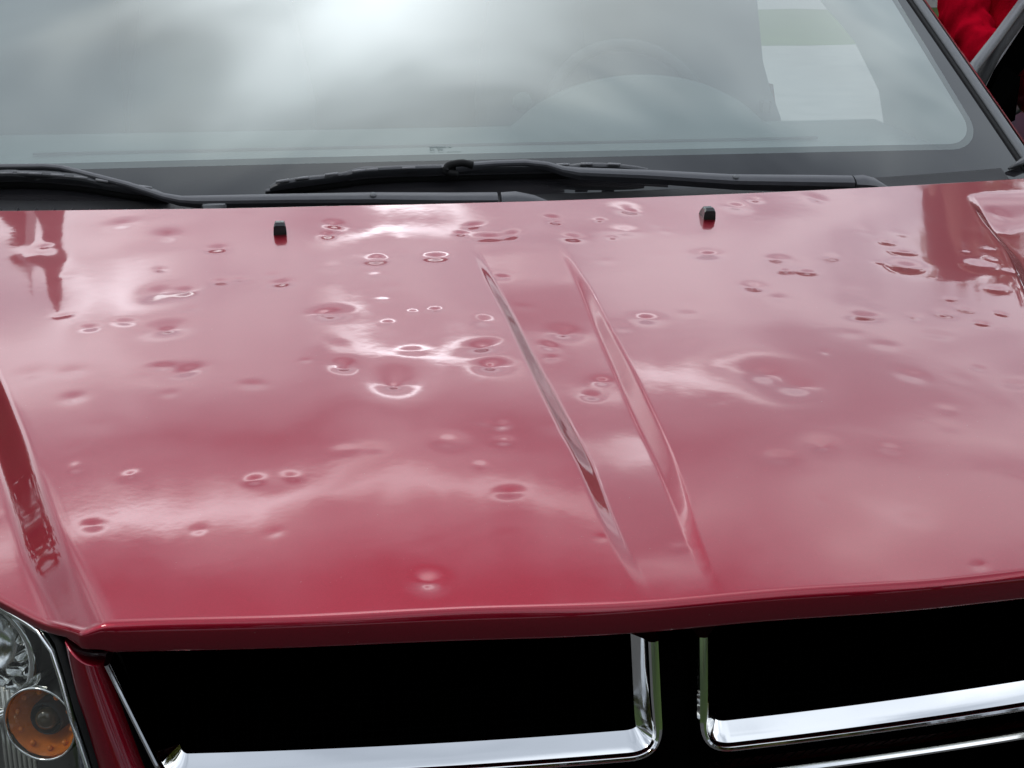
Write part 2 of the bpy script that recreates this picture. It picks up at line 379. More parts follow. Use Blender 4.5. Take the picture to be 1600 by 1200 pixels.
# ---- hood surface
DENTS=[(-0.658,0.96,0.0329,1.6),(-0.6558,0.9929,0.0118,0.5),(-0.5553,1.0635,0.0262,0.8),(-0.4841,1.0017,0.0234,1.0),(-0.4105,0.9359,0.0188,0.8),(-0.4856,0.8657,0.0091,0.5),(-0.4834,0.7777,0.0226,1.2),(-0.4464,0.7754,0.0191,1.2),(-0.4695,0.7774,0.0417,1.0),(-0.402,0.8033,0.0123,0.7),(-0.3769,0.8062,0.0106,0.4),(-0.322,0.7846,0.0174,0.9),(-0.3345,0.8161,0.0124,0.4),(-0.5924,0.718,0.0085,0.4),(-0.5555,0.6695,0.0132,0.8),(-0.5147,0.6803,0.0116,0.7),(-0.461,0.6507,0.0308,1.6),(-0.4605,0.6444,0.0097,0.8),(-0.4286,0.5159,0.0135,1.0),(-0.458,0.5324,0.0114,0.7),(-0.4391,0.5143,0.0336,0.8),(-0.548,0.4649,0.0132,0.8),(-0.6034,0.5415,0.0216,0.5),(-0.561,0.5381,0.0184,0.4),(-0.2422,1.0072,0.0165,1.2),(-0.2535,0.966,0.0143,1.1),(-0.191,0.8523,0.0198,1.2),(-0.19,0.8651,0.0064,0.7),(-0.1082,0.8545,0.0181,1.2),(-0.2637,0.6635,0.0276,1.4),(-0.2715,0.6691,0.0082,0.6),(-0.1312,0.6573,0.0065,0.6),(-0.1599,0.6546,0.0057,0.3),(-0.1948,0.6225,0.0072,0.4),(-0.0764,0.6126,0.0175,0.9),(-0.0908,0.5318,0.0258,1.6),(-0.0914,0.528,0.0083,0.8),(-0.0258,0.773,0.007,0.6),(-0.036,0.9777,0.0135,0.8),(-0.0594,0.9474,0.0114,0.8),(-0.0195,0.9271,0.0189,1.0),(0.0151,0.9348,0.0171,1.0),(0.0885,1.0035,0.0129,0.9),(0.0906,0.9838,0.0098,0.8),(-0.2525,0.5003,0.0177,1.2),(-0.2551,0.4915,0.0066,0.8),(-0.2002,0.4528,0.0388,2.3),(-0.2014,0.4391,0.0157,1.0),(-0.2031,0.4359,0.0064,0.9),(-0.0861,0.4741,0.0198,1.6),(-0.0903,0.471,0.0066,0.8),(0.0212,0.5858,0.019,1.3),(0.0188,0.5818,0.0055,0.6),(-0.0058,0.5471,0.0116,1.1),(-0.0094,0.5136,0.0091,0.5),(0.0359,0.4425,0.0124,1.4),(0.0145,0.4047,0.0107,1.4),(0.0268,0.4258,0.0289,1.0),(0.211,1.0371,0.0346,1.2),(0.2183,1.0252,0.0142,0.8),(0.1604,0.988,0.0089,0.5),(0.1883,0.9389,0.0233,0.9),(0.1622,0.9127,0.0076,0.4),(0.103,0.9167,0.0171,1.0),(0.2826,0.832,0.0225,1.1),(0.2872,0.8372,0.0075,0.5),(0.3817,0.8116,0.0151,0.8),(0.3742,0.7607,0.0101,0.8),(0.4029,0.7543,0.0129,0.9),(0.3944,0.7814,0.0392,0.8),(0.3066,0.6996,0.0194,1.2),(0.466,0.8151,0.0154,0.4),(0.3968,1.0428,0.0251,1.2),(0.4407,1.0764,0.0118,0.7),(0.5491,1.0858,0.0186,0.8),(0.1286,0.5962,0.0194,1.2),(0.5814,0.8833,0.0091,0.6),(0.5879,0.8373,0.0129,1.0),(0.5618,0.7755,0.0212,1.8),(0.6783,0.7791,0.0218,1.6),(0.6895,0.8392,0.0071,0.6),(0.733,0.8523,0.0083,0.5),(0.6516,0.6802,0.0104,1.2),(0.6085,0.5879,0.0072,0.9),(0.5634,0.5547,0.0079,1.1),(0.4146,0.5848,0.0205,1.0),(0.4827,0.5797,0.0104,0.4),(0.5278,0.5897,0.0141,0.5),(0.5662,0.6027,0.0089,0.4),(0.7181,0.7523,0.0119,1.0),(0.5641,0.6434,0.0073,0.4),(0.2336,0.401,0.0631,2.4),(0.2207,0.4182,0.0194,1.4),(0.2471,0.3806,0.0177,1.4),(0.2168,0.2411,0.0175,1.3),(0.2166,0.2355,0.0067,0.6),(0.1639,0.2174,0.0196,1.2),(0.3917,0.398,0.017,0.9),(0.3166,0.4726,0.0071,0.4),(0.016,0.0708,0.0069,0.4),(-0.1168,0.1819,0.0091,0.9),(-0.1605,0.2928,0.0208,1.1),(-0.1002,0.3206,0.008,0.7),(-0.1047,0.2849,0.0078,0.6),(-0.3526,0.2434,0.01,1.1),(-0.3176,0.2438,0.0075,0.6),(-0.4955,0.1865,0.0091,0.6),(-0.525,0.3004,0.0105,0.7),(-0.4712,0.2747,0.009,0.6),(-0.3566,0.4643,0.013,0.5),(-0.2075,0.0477,0.0163,1.5),(-0.2075,0.0477,0.0076,1.0),(0.2705,0.0096,0.0054,1.0),(-0.3339,0.1448,0.0082,0.3),(-0.4014,0.1607,0.0071,0.3),(-0.136,0.2375,0.0063,0.4),(-0.2968,0.5223,0.0067,0.3),(0.5037,0.3685,0.011,0.5),(0.39,0.3079,0.0088,0.3),(0.4845,0.4148,0.0096,0.4),(0.1738,0.1312,0.0062,0.4),(-0.5783,0.3043,0.0053,0.3),(0.2854,0.2262,0.0095,0.4),(-0.0482,0.093,0.0069,0.4),(0.8655,1.0618,0.0185,1.6),(0.8391,0.9926,0.0134,1.2)]
_ys=np.linspace(-.3,1.6,1901)
def si(y,xp,fp,k=121):
    g=np.interp(_ys,xp,fp); h=np.hanning(k); h/=h.sum(); g=np.convolve(np.pad(g,k//2,mode='edge'),h,'valid'); return np.interp(y,_ys,g)
def F01(t,e=.14): # soft clamped ramp
    sp=lambda q:.5*(q+np.sqrt(q*q+e*e)); return sp(t)-sp(t-1)
def sstep(a,b,x):
    t=np.clip((x-a)/(b-a),0,1); return t*t*(3-2*t)
_sy=np.array([-.2,0,.3,.55,.75,.87,.95,1.0,1.08,1.3]); _ss=np.array([.125,.120,.104,.096,.102,.122,.140,.152,.155,.15])
_gy=np.linspace(-.2,1.3,1501); _gs=np.interp(_gy,_sy,_ss); _gs=np.convolve(np.pad(_gs,20,mode='edge'),np.ones(41)/41,'valid')
_G=np.concatenate([[0],np.cumsum((_gs[1:]+_gs[:-1])/2*.001)]); _G-=np.interp(0,_gy,_G)
def Hb(x,y):
    k=(1.0785+.1546*x*x)/1.0785; return .8637+k*np.interp(y/k,_gy,_G)-.032*x*x
def yfront(x):
    ax=np.abs(x); return np.where(ax<.485,.131*ax**2-.004,.0268+ (ax-.485)*1.0)-.024*np.clip(x,-.5,.5)+.002*np.sin(x*21)*np.exp(-(x/.3)**2)
def yrear(x): return 1.0785+.1546*x*x
dr=np.random.default_rng(5)
WAVES=[(dr.uniform(-.9,.9),dr.uniform(0,1.15),dr.uniform(.05,.15),dr.uniform(-1,1)*.00035) for _ in range(110)]
WAVES+=[(dr.uniform(-.9,.9),dr.uniform(0,1.15),dr.uniform(.018,.04),dr.uniform(-1,1)*.00009) for _ in range(160)]
def hood_z(x,y):
    z=Hb(x,y)
    ax=np.abs(x)
    # outer style lines
    xo=si(y,[0,.05,.165,.27,.4,.58,.72,.85,1.03,1.3],[.478,.4925,.535,.567,.606,.665,.722,.775,.818,.89]); wo=np.clip(.038-.017*y,.017,.05)
    fo=F01((ax-(xo-wo/2))/wo,.13)*(1-sstep(-.20,-.05,y-yrear(x))); z=z-.019*fo
    # sunken centre panel between the two inner style lines
    xm=np.where(x<0,si(y,[0,.09,.15,.24,.35,.5,.63,.87,1.1],[.031,.0355,.0345,.0315,.034,.0375,.039,.049,.056]),
                si(y,[0,.086,.15,.24,.33,.46,.58,.70,.83,1.1],[.028,.032,.041,.0505,.0555,.0635,.069,.0765,.0775,.08]))
    wi=si(y,[0,.08,.2,.33,.5,.65,.85],[.011,.013,.0165,.019,.016,.013,.011])
    Dp=si(y,[.02,.06,.12,.3,.45,.6,.75,.88],[0,.0011,.0042,.0112,.0116,.0094,.0030,0])
    z=z-Dp*(1-F01((ax-(xm-wi/2))/wi,.05))
    # rear kick-up
    for cx,cy,r,a in WAVES: z=z+a*np.exp(-((x-cx)**2+(y-cy)**2)/r**2)
    g=np.random.default_rng(3)
    f_=np.random.default_rng(21); faint=[(f_.uniform(-.62,.75),f_.uniform(.08,.98),f_.uniform(.008,.022),f_.uniform(.10,.34)) for _ in range(70)]
    for cx,cy,r,d in DENTS+faint:
        r0_=r; d=d*(.42+.40*min(1.0,max(0.0,(cy-.1)/.5)))*(1.15 if r>.05 else (.8 if r>.03 else 1.0)); st=g.uniform(.82,1.2); an=g.uniform(0,3.14); ox,oy=g.uniform(-.22,.22,2); sub=g.uniform(.25,.45)
        m=(np.abs(x-cx)<r*3.4+.004)&(np.abs(y-cy)<r*3.4+.004)
        if not m.any(): continue
        X=x[m]-cx; Y=y[m]-cy; c,s=math.cos(an),math.sin(an)
        u=(X*c+Y*s)/st; v=(-X*s+Y*c)*st
        q=np.sqrt(u*u+v*v)/r; r=r*1.08+.0022; q=q*r0_/r; kq=g.uniform(1.15,1.6); h=np.exp(-(q*kq)**2)
        q2=np.sqrt((u-ox*r)**2+(v-oy*r)**2)/(r*sub); h2=np.exp(-(q2*1.6)**2)
        sh=np.exp(-(q/1.25)**2)*(u*math.cos(an*3)+v*math.sin(an*3))/r     # one side of the dent pushed further than the other
        z[m]+= -d*.001*(h*.80+h2*g.uniform(.03,.12)+sh*g.uniform(-.10,.10))
    return z
def build_hood():
    nu,nv=840,520
    u=np.linspace(-1,1,nu); v=np.linspace(0,1,nv)
    U,V=np.meshgrid(u,v)
    X=U*(.80+.30*V); yf=yfront(X); 
    Y=yf+V*(yrear(X)-yf)
    Z=hood_z(X,Y)
    P=np.stack([X,Y,Z],-1)
    # front lip: rows rolled down around a small radius, then the vertical face, then hemmed back under
    nl=26
    x=X[0]; n=np.stack([-2*.131*x*0-.26*x,-np.ones_like(x)],-1)
    ax=np.abs(x); nx=np.where(ax<.485,.262*x,np.sign(x)*1.0); nrm=np.stack([nx,-np.ones_like(x)],-1); nrm/=np.linalg.norm(nrm,axis=1)[:,None]
    k=np.exp(-((ax-.49)/.012)**2)
    drop=np.interp(ax,[0,.465,.50,.9],[.028,.026,.010,.009])
    rad=np.interp(ax,[0,.46,.5,.9],[.0095,.009,.005,.005])
    rows=[]; s0=math.atan(.18)
    for j in range(nl):
        if j<14:
            th=s0+(R(84)-s0)*(j+1)/14
            out=rad*(math.sin(th)-math.sin(s0)); dn=rad*(math.cos(s0)-math.cos(th))
        else:
            f=(j-13)/8
            oe=rad*(math.sin(R(84))-math.sin(s0)); de=rad*(math.cos(s0)-math.cos(R(84)))
            if j<=21: out=oe+drop*.06*f-drop*.10*f*f; dn=de+(drop-rad)*f
            else:
                g=(j-21)/4; out=oe-drop*.04-.028*g; dn=de+(drop-rad)+.004*math.sin(g*3.14)
        wv=.0009*np.sin(x*9+.6)+.0006*np.sin(x*23+2); f_l=min(1,(j+1)/10)
        rows.append(np.stack([x+nrm[:,0]*out,P[0,:,1]+nrm[:,1]*(out+wv*f_l),P[0,:,2]-dn+wv*.8*f_l*(drop>.012)],-1))
    L=np.array(rows[::-1])
    # rear hem
    rr=[]
    for a,b in ((.0015,.0006),(.0028,.002),(.003,.004),(.002,.014),(-.02,.016)):
        rr.append(P[-1]+np.array([0,a,-b]))
    A_=np.concatenate([L,P,np.array(rr)],0)
    NV=A_.shape[0]
    me=bpy.data.meshes.new('hood'); co=A_.reshape(-1,3).astype(np.float32)
    Fq=grid_faces(nu,NV).astype(np.int32)
    me.vertices.add(len(co)); me.vertices.foreach_set('co',co.ravel())
    me.loops.add(Fq.size); me.loops.foreach_set('vertex_index',Fq.ravel())
    me.polygons.add(len(Fq)); me.polygons.foreach_set('loop_start',np.arange(0,Fq.size,4,dtype=np.int32))
    me.polygons.foreach_set('use_smooth',np.ones(len(Fq),dtype=bool))
    me.update(calc_edges=True); me.validate(); me.materials.append(MP)
    o=bpy.data.objects.new('hood',me); COL.objects.link(o); o.parent=car
    return o
hood=build_hood()
def hz(x,y): return float(hood_z(np.array([float(x)]),np.array([float(y)]))[0])

# washer nozzles: small black wedge housings with a jet in the front face
for (x,y) in ((-.322,.988),(.334,.995)):
    z=hz(x,y); m=MB()
    rows=[(-.012,.004,.0095),(-.0125,.012,.0090),(-.009,.0165,.0080),(.004,.0165,.0078),(.013,.010,.0082),(.018,.002,.009)]
    V=[];n=len(rows)
    for (yy,zz,wx) in rows:
        b=.0022
        V+=[(x-wx,y+yy,z-.004),(x-wx,y+yy,z+zz-b),(x-wx+b,y+yy,z+zz),(x+wx-b,y+yy,z+zz),(x+wx,y+yy,z+zz-b),(x+wx,y+yy,z-.004)]
    Fs=[]
    for i in range(n-1):
        for k in range(5): Fs.append((i*6+k,i*6+k+1,(i+1)*6+k+1,(i+1)*6+k))
    Fs+= [tuple(range(6))[::-1],tuple((n-1)*6+k for k in range(6))]
    m.add(V,Fs); nz=m.build('washer_nozzle',BLACK2 if 'BLACK2' in globals() else simple('gloss_black',(.012,.014,.014),.18,spec=.6),hood); edge_split(nz,35)

# ---- windshield
TH=math.tan(R(31))
def ws_y(x,z): return 1.20+.13*x*x+(z-.955)/TH
def ws_pt(x,z,off=0):
    nrm=Vector((.26*x*math.sin(R(31))*-1,-math.sin(R(31)),math.cos(R(31))))
    nrm.normalize(); return Vector((x,ws_y(x,z),z))+nrm*off
def ws_half(z): return 1.088-.12*(z-.955)
def wsf(u,v):
    z=.935+v*.69; x=(2*u-1)*ws_half(z); p=ws_pt(x,z,0); 
    p.y+= .10*(z-.955)**2
    return p
shield=grid('windshield',wsf,60,40,GLASS,car)
def ws_pt2(x,z,off=0):
    p=ws_pt(x,z,off); p.y+=.10*(z-.955)**2; return p
# maker's stamp etched low in the glass: rows of tiny illegible marks
st=MB(); rg=random.Random(4)
for row,(z,n,hh) in enumerate(((1.0335,9,.0032),(1.0305,5,.0026),(1.0275,12,.0016))):
    x=-.062
    for k in range(n):
        wd=rg.uniform(.002,.0042)
        if rg.random()<.82:
            a=ws_pt2(x,z,.0008); b=ws_pt2(x+wd,z,.0008); c=ws_pt2(x+wd,z+hh*.35,.0008); d=ws_pt2(x,z+hh*.35,.0008); st.add([a,b,c,d],[(0,1,2,3)])
            if row<2:
                a=ws_pt2(x,z,.0009); b=ws_pt2(x+.001,z,.0009); c=ws_pt2(x+.001,z+hh,.0009); d=ws_pt2(x,z+hh,.0009); st.add([a,b,c,d],[(0,1,2,3)])
        x+=wd+.0013
st.build('glass_stamp',simple('stamp_grey',(.16,.2,.19),.6),shield,False)
# ---- pillars, strips
def strip(name,zs,xo0,xo1,h,mat,sgn,par=car,drop=None):
    """band on the windshield edge between two offsets outboard of the glass edge"""
    V=[];F=[]
    for i,z in enumerate(zs):
        hw=ws_half(z)
        pts=[(xo0,-.004),(xo0,h*.7),(xo0+(xo1-xo0)*.25,h),(xo0+(xo1-xo0)*.8,h),(xo1,h*.6),(xo1,-.004)]
        for (o,hh) in pts:
            p=ws_pt2(hw,z,hh); p.x+=o; p.y+=o*.25; V.append((sgn*p.x,p.y,p.z))
    n=6
    for i in range(len(zs)-1):
        for k in range(n-1): F.append((i*n+k,i*n+k+1,(i+1)*n+k+1,(i+1)*n+k))
    F.append(tuple(range(n))); F.append(tuple((len(zs)-1)*n+k for k in range(n)))
    return link_mesh(name,V,F,mat,par)
zs=[.940+.02*i for i in range(35)]
for sgn in (1,-1):
    strip('rubber_seal',zs,-.004,.007,.004,RUB,sgn)
    strip('pillar_moulding',zs,.007,.030,.010,GREYT,sgn)
    # painted a-pillar: rolls outward and down the side
    V=[];F=[];n=9
    for z in zs:
        p0=ws_pt2(ws_half(z),z,0)
        for k in range(n):
            a=k/(n-1)*R(100)
            x=p0.x+.033+.028*math.sin(a); zz=p0.z+.008-.055*(1-math.cos(a)); y=p0.y+.010+.02*math.sin(a)
            V.append((sgn*x,y,zz))
    for i in range(len(zs)-1):
        for k in range(n-1): F.append((i*n+k,i*n+k+1,(i+1)*n+k+1,(i+1)*n+k))
    ap=link_mesh('a_pillar',V,F,MP,car)
# cowl: black leaf screen between hood and glass
def cowlf(u,v):
    x=(2*u-1)*1.03; y0=yrear(x)-.01; z0=.925; p=ws_pt(x,.970 if False else .966,.004)
    y=y0+(p.y-y0)*v; return (x,float(y),z0+(p.z-z0)*v**1.3)
cw=grid('cowl_screen',cowlf,60,8,BLACK,car)
sl_=MB()
for k in range(70):
    x=-1.0+k*2.0/69
    if x>.62: continue
    a=cowlf((x/1.03+1)/2,.25); b=cowlf((x/1.03+1)/2,.8)
    sl_.tube([(a[0],a[1],a[2]+.003),(b[0],b[1],b[2]+.003)],.0025,4)
sl_.build('cowl_rib',TRIM,cw,kind='stuff')
# corner filler at the right base of glass
for sgn in (1,-1):
    m=MB(); m.tube([(sgn*1.045,1.352,.968),(sgn*1.07,1.36,.976),(sgn*1.11,1.385,.986),(sgn*1.15,1.43,.99)],[.003,.008,.011,.010],10,flat=.7); m.build('cowl_end_cap',TRIM,car)

# ---- wipers
def channel(m,pts,wd,ht):
    """wiper arm channel: flat top with bevelled sides; pts on the centre line, local up ~ glass normal"""
    pts=[Vector(p) for p in pts]; nrm=Vector((0,-math.sin(R(31)),math.cos(R(31))))
    V=[];F=[]; n=8
    for i,p in enumerate(pts):
        t=(pts[min(i+1,len(pts)-1)]-pts[max(i-1,0)]).normalized(); s=t.cross(nrm).normalized()
        w_=wd[i]/2; h=ht[i]
        prof=[(-w_,-h*.7),(-w_,h*.1),(-w_*.72,h*.42),(-w_*.2,h*.5),(w_*.3,h*.5),(w_*.78,h*.36),(w_,h*.0),(w_,-h*.7)]
        for a,b in prof: V.append(p+s*a+nrm*b)
    for i in range(len(pts)-1):
        for k in range(n): F.append((i*n+k,i*n+(k+1)%n,(i+1)*n+(k+1)%n,(i+1)*n+k))
    F.append(tuple(range(n))[::-1]); F.append(tuple((len(pts)-1)*n+k for k in range(n)))
    m.add(V,F)
def wiper(arm,aw,ah,blade,pivot,screw,label):
    we=MB(); channel(we,arm,aw,ah); root=bpy.data.objects.new('wiper',None); COL.objects.link(root); root.parent=car; root['label']=label
    a=we.build('wiper_arm',ARM,root); edge_split(a,30)
    # pivot cap
    m=MB(); channel(m,pivot,[.030,.034,.028,.012],[.020,.024,.02,.008]); edge_split(m.build('pivot_cap',ARM,root),30)
    m=MB(); m.lathe(screw,(0,-math.sin(R(31)),math.cos(R(31))),[(.0001,.0105),(.0045,.0105),(.0058,.009),(.006,.004)],14); m.build('screw',GREYT,root)
    # blade: rubber, flat spring carrier and stepped claws
    bp=smoothpath(blade,6); nb=len(bp)
    up_=Vector((0,-math.sin(R(31)),math.cos(R(31))))
    m=MB(); m.tube([p-up_*.010 for p in bp],.004,6,flat=2.0,upv=up_); m.build('wiper_rubber',RUB,root)
    m=MB(); m.tube([p+up_*.000 for p in bp],[.0045]*nb,6,flat=.5,upv=up_); m.build('spring_strip',ARM,root)
    def seg(f0,f1,lift,w1):
        i0=int(f0*(nb-1)); i1=max(i0+2,int(f1*(nb-1))); q=bp[i0:i1+1]; L=len(q); pts=[];wd=[];ht=[]
        for k,p in enumerate(q):
            s=math.sin(math.pi*k/(L-1))**.6; pts.append(p+up_*(.004+lift*s)); wd.append(.009+w1*s); ht.append(.006+.004*s)
        mm=MB(); channel(mm,pts,wd,ht); edge_split(mm.build('blade_claw',TRIM,root),30)
    seg(.04,.30,.006,.004); seg(.24,.52,.010,.006); seg(.50,.78,.010,.006); seg(.72,.97,.006,.004)
    # main bridge
    q=bp[int(.22*(nb-1)):int(.80*(nb-1))+1]; L=len(q); pts=[];wd=[];ht=[]
    for k,p in enumerate(q):
        s=math.sin(math.pi*k/(L-1))**.5; pts.append(p+up_*(.007+.008*s)); wd.append(.008+.004*s); ht.append(.005+.002*s)
    mm=MB(); channel(mm,pts,wd,ht); edge_split(mm.build('blade_bridge',TRIM,root),30)
    # pale bars modelled in place of slits of light along the blade
    for k in range(11):
        i=int((.10+.80*k/10)*(nb-1)); p=bp[i]; t=(bp[min(i+1,nb-1)]-bp[max(i-1,0)]).normalized()
        mm=MB(); mm.tube([p+up_*.0155-t*.011-Vector((0,.003,0)),p+up_*.0155+t*.011-Vector((0,.003,0))],.0026,6); mm.build('clip',PALE,root)
    # hook where arm meets blade
    c=Vector(arm[-1]); mm=MB(); mm.tube(smoothpath([c+Vector((.03,0,.004)),c+Vector((.01,0,.008)),c+Vector((-.012,-.002,.004)),c+Vector((-.014,-.004,-.006)),c+Vector((.004,-.004,-.010))],5),.0055,8,flat=1.2); mm.build('hook',RUB,root)
    return root
armR=[(.672,1.222,.974),(.60,1.219,.978),(.452,1.213,.985),(.30,1.218,.997),(.18,1.224,1.004),(.153,1.229,1.008),(.128,1.240,1.015),(.09,1.245,1.019),(.04,1.243,1.019),(-.009,1.239,1.017),(-.03,1.236,1.014)]
bladeR=[(-.344,1.236,.984),(-.297,1.239,.990),(-.207,1.248,.998),(-.158,1.252,1.001),(-.041,1.252,1.002),(.136,1.254,1.001),(.227,1.256,1.000),(.35,1.252,.993)]
wiper(armR,[.027,.027,.024,.021,.019,.014,.012,.012,.012,.012,.010],[.020,.018,.016,.014,.012,.010,.009,.009,.009,.009,.008],bladeR,
      [(.675,1.222,.973),(.695,1.224,.971),(.715,1.226,.968),(.75,1.23,.955)],(.452,1.213,.985),'wiper on the driver side with its arm pointing left')
armL=[(.030,1.165,.972),(-.05,1.168,.974),(-.172,1.179,.977),(-.30,1.188,.978),(-.45,1.199,.978),(-.478,1.205,.979),(-.505,1.218,.983),(-.563,1.249,.998),(-.673,1.304,1.019),(-.70,1.309,1.021),(-.772,1.322,1.020),(-.86,1.34,1.016)]
bladeL=[(-.50,1.238,.978),(-.57,1.262,.985),(-.639,1.288,.993),(-.713,1.306,.998),(-.776,1.318,.998),(-.95,1.345,.990),(-1.03,1.36,.984)]
wiper(armL,[.028,.027,.024,.021,.019,.015,.012,.0105,.0105,.0105,.0105,.010],[.020,.018,.016,.014,.012,.010,.008,.007,.007,.007,.007,.007],bladeL,
      [(.036,1.164,.971),(.06,1.163,.970),(.09,1.162,.966),(.135,1.16,.955)],(-.172,1.179,.977),'wiper on the passenger side with its arm bent up to the left')
m=MB(); m.box((-.425,1.185,.966),(.038,.012,.018),bev=.002); m.build('wiper_stop',GREYT,car)

# ---- interior
def dashf(u,v):
    x=(2*u-1)*1.0; y=ws_y(x,1.0)-.03+v*(1.90-ws_y(x,1.0)+.03); z=.972+.028*v
    z-=.004*math.exp(-((v-.52)/.018)**2)
    z+= -.03*max(0,v-.93)/.07
    # instrument hood
    b=max(0,1-((x-.45)/.27)**2); z+=.105*b**.7*max(0,min(1,(v-.60)/.25))
    return (x,y,z)
dash=grid('dashboard',dashf,90,50,DASH,car)
def dfront(u,v):
    x=(2*u-1)*1.0; b=max(0,1-((x-.45)/.27)**2); return (x,1.90+.08*math.sin(v*3),.97+.105*b**.7-(.97+.105*b**.7-.45)*v)
grid('dash_front',dfront,40,6,DARKIN,car)
m=MB(); m.box((-.0,1.64,.9915),(1.55,.012,.004)); m.build('defroster_slot',BLACK,dash)
# steering wheel
sw=MB(); c=Vector((.475,2.02,.985)); axv=Vector((0,-.86,.5)).normalized(); a=Vector((1,0,0)); b=axv.cross(a)
pts=[c+a*math.cos(t)*.185+b*math.sin(t)*.185 for t in np.linspace(0,2*math.pi,41)]
sw.tube(pts,.015,8,cap=False,upv=tuple(axv)); wheel=sw.build('steering_wheel',DARKIN,car)
m=MB(); m.sphere(c,(.07,.04,.06)); m.build('hub',DARKIN,wheel)
for ang in (0,math.pi,-math.pi/2):
    m=MB(); m.tube([c,c+a*math.cos(ang)*.18+b*math.sin(ang)*.18],.013,6); m.build('spoke',DARKIN,wheel)
m=MB(); m.lathe((.20,1.88,1.045),(0,-1,.2),[(.0001,.012),(.018,.012),(.02,.006),(.02,-.02)],20); m.build('dash_vent',DASH,dash)
# inner pillar trims, side wall with the open door hole, b-pillar
def opening_front(z): return float(np.interp(z,[.97,1.054,1.157,1.236,1.7],[1.893,1.927,2.073,2.282,3.2])) 
def trimf(u,v):
    z=.95+v*.77; y0=ws_pt2(0,z).y+.13*1.03**2+.01; y1=min(opening_front(z),y0+.62)
    y1=max(y1,y0+.03); return (1.045-.06*v-.03*math.sin(u*3.14)*.3,y0+(y1-y0)*u,z)
for sgn in (1,-1):
    grid('pillar_trim',lambda u,v:(sgn*trimf(u,v)[0],trimf(u,v)[1],trimf(u,v)[2]),8,24,LTRIM if sgn>0 else DARKIN,car)
def bpf(u,v):
    z=.45+v*1.27; y=float(np.interp(z,[.45,.90,.932,1.045,1.216,1.72],[2.46,2.487,2.56,2.67,2.73,2.9])); return (1.05-.06*v,y+u*.35,z)
grid('b_pillar',bpf,3,20,DARKIN,car)
grid('b_pillar_trim',lambda u,v:(bpf(0,v)[0]-.5+.51*u,bpf(0,v)[1],bpf(0,v)[2]),3,20,DARKIN,car)
grid('passenger_door_trim',lambda u,v:(-.985+.03*v,1.42+u*3.5+(.9*v*(1-u)),.45+v*1.25),8,6,DARKIN,car)
m=MB(); m.box((1.0,2.55,.935),(.03,.03,.05),bev=.006); m.build('belt_anchor',BLACK,car)
for sx in (-.47,.47):
    m=MB(); m.tube([(sx,2.35,.55),(sx,2.62,.62),(sx,2.75,.95),(sx,2.82,1.22)],[.20,.24,.25,.20],14,flat=.35,upv=(0,-1,.4)); st_=m.build('front_seat',FAB,car)
    m=MB(); m.box((sx,2.86,1.42),(.27,.11,.19),bev=.03); m.build('headrest',FAB,st_)
m=MB(); m.box((0,4.9,1.1),(2.0,.05,1.3)); m.box((0,3.3,.40),(2.05,3.4,.06)); m.build('cabin_floor',DARKIN,car,False)
# roof and body sides
def rooff(u,v):
    x=(2*u-1)*1.01; y=2.335+v*2.6; return (x,y+.12*x*x,1.75-.10*abs(2*u-1)**4-.115*(1-min(1,v/.5))**2)
grid('roof',rooff,24,12,MP,car)
grid('headliner',lambda u,v:(rooff(u,v)[0]*.98,rooff(u,v)[1],rooff(u,v)[2]-.03),12,6,LTRIM,car)
for sgn in (1,-1):
    # rear quarter: sill to belt plus dark window band
    y0=2.75 if sgn>0 else 1.55
    grid('body_side',lambda u,v:(sgn*(1.06+.07*math.sin(v*2.6)),y0+u*(5.0-y0),.28+v*.70),20,10,MP,car)
    y0=3.1 if sgn>0 else 1.45
    grid('side_window',lambda u,v:(sgn*(1.075-.06*v),y0+u*(4.9-y0)+.9*v*(1-u),.96+v*.70),8,6,DGLASS,car)
# fenders with wheel arch
def fenderf(sgn):
    def f(u,v):
        y=-.02+u*1.62
        # inner top edge follows the hood side edge
        hx=float(np.interp(y,[.34,1.262,1.6],[.80,1.10,1.12])); 
        hzv=float(Hb(np.array(hx),np.array(min(y,1.25))))-.026
        ox=1.11 if y>.75 else 1.11-.0*y
        ox=float(np.interp(y,[.0,.25,.5,.8,1.2],[.93,1.01,1.07,1.13,1.17]))
        y=max(y,.33-.6*(0)) if False else y
        s=v*3
        if s<1: a=s*math.pi/2; x=hx-.014+(ox-hx+.014)*math.sin(a); z=hzv-.09*(1-math.cos(a))
        else: x=ox+.015*math.sin((s-1)/2*3.14); z=hzv-.09-(s-1)/2*(hzv-.09-.28)
        return (sgn*x,y,z)
    return f
for sgn in (1,-1):
    fd=grid('fender',fenderf(sgn),60,36,MP,car,keep=lambda c:(math.hypot(c[1]-.88,c[2]-.34)>.39) and c[1]>.30)
    wroot=bpy.data.objects.new('wheel',None); COL.objects.link(wroot); wroot.parent=car; wroot.location=(sgn*.98,.88,.335)
    m=MB(); m.lathe((0,0,0),(1,0,0),[(.22,-.11),(.30,-.115),(.328,-.09),(.335,0),(.328,.09),(.30,.115),(.22,.11)],48); m.build('tyre',TYRE,wroot)
    m=MB(); m.lathe((0,0,0),(sgn,0,0),[(.225,.105),(.215,.09),(.20,.05),(.06,.06),(.05,.09),(.0001,.092)],40)
    for k in range(5):
        t=k*2*math.pi/5; m.tube([(sgn*.075,.04*math.cos(t),.04*math.sin(t)),(sgn*.10,.21*math.cos(t),.21*math.sin(t))],[.028,.022],8)
    m.build('rim',RIM,wroot)

# ---- front end
def gy(x,z): return .012+.13*x*x-.25*(.82-z)
def hy(x,z): ax=abs(x); return .048+1.1*max(0,ax-.5)-.25*(.82-z)
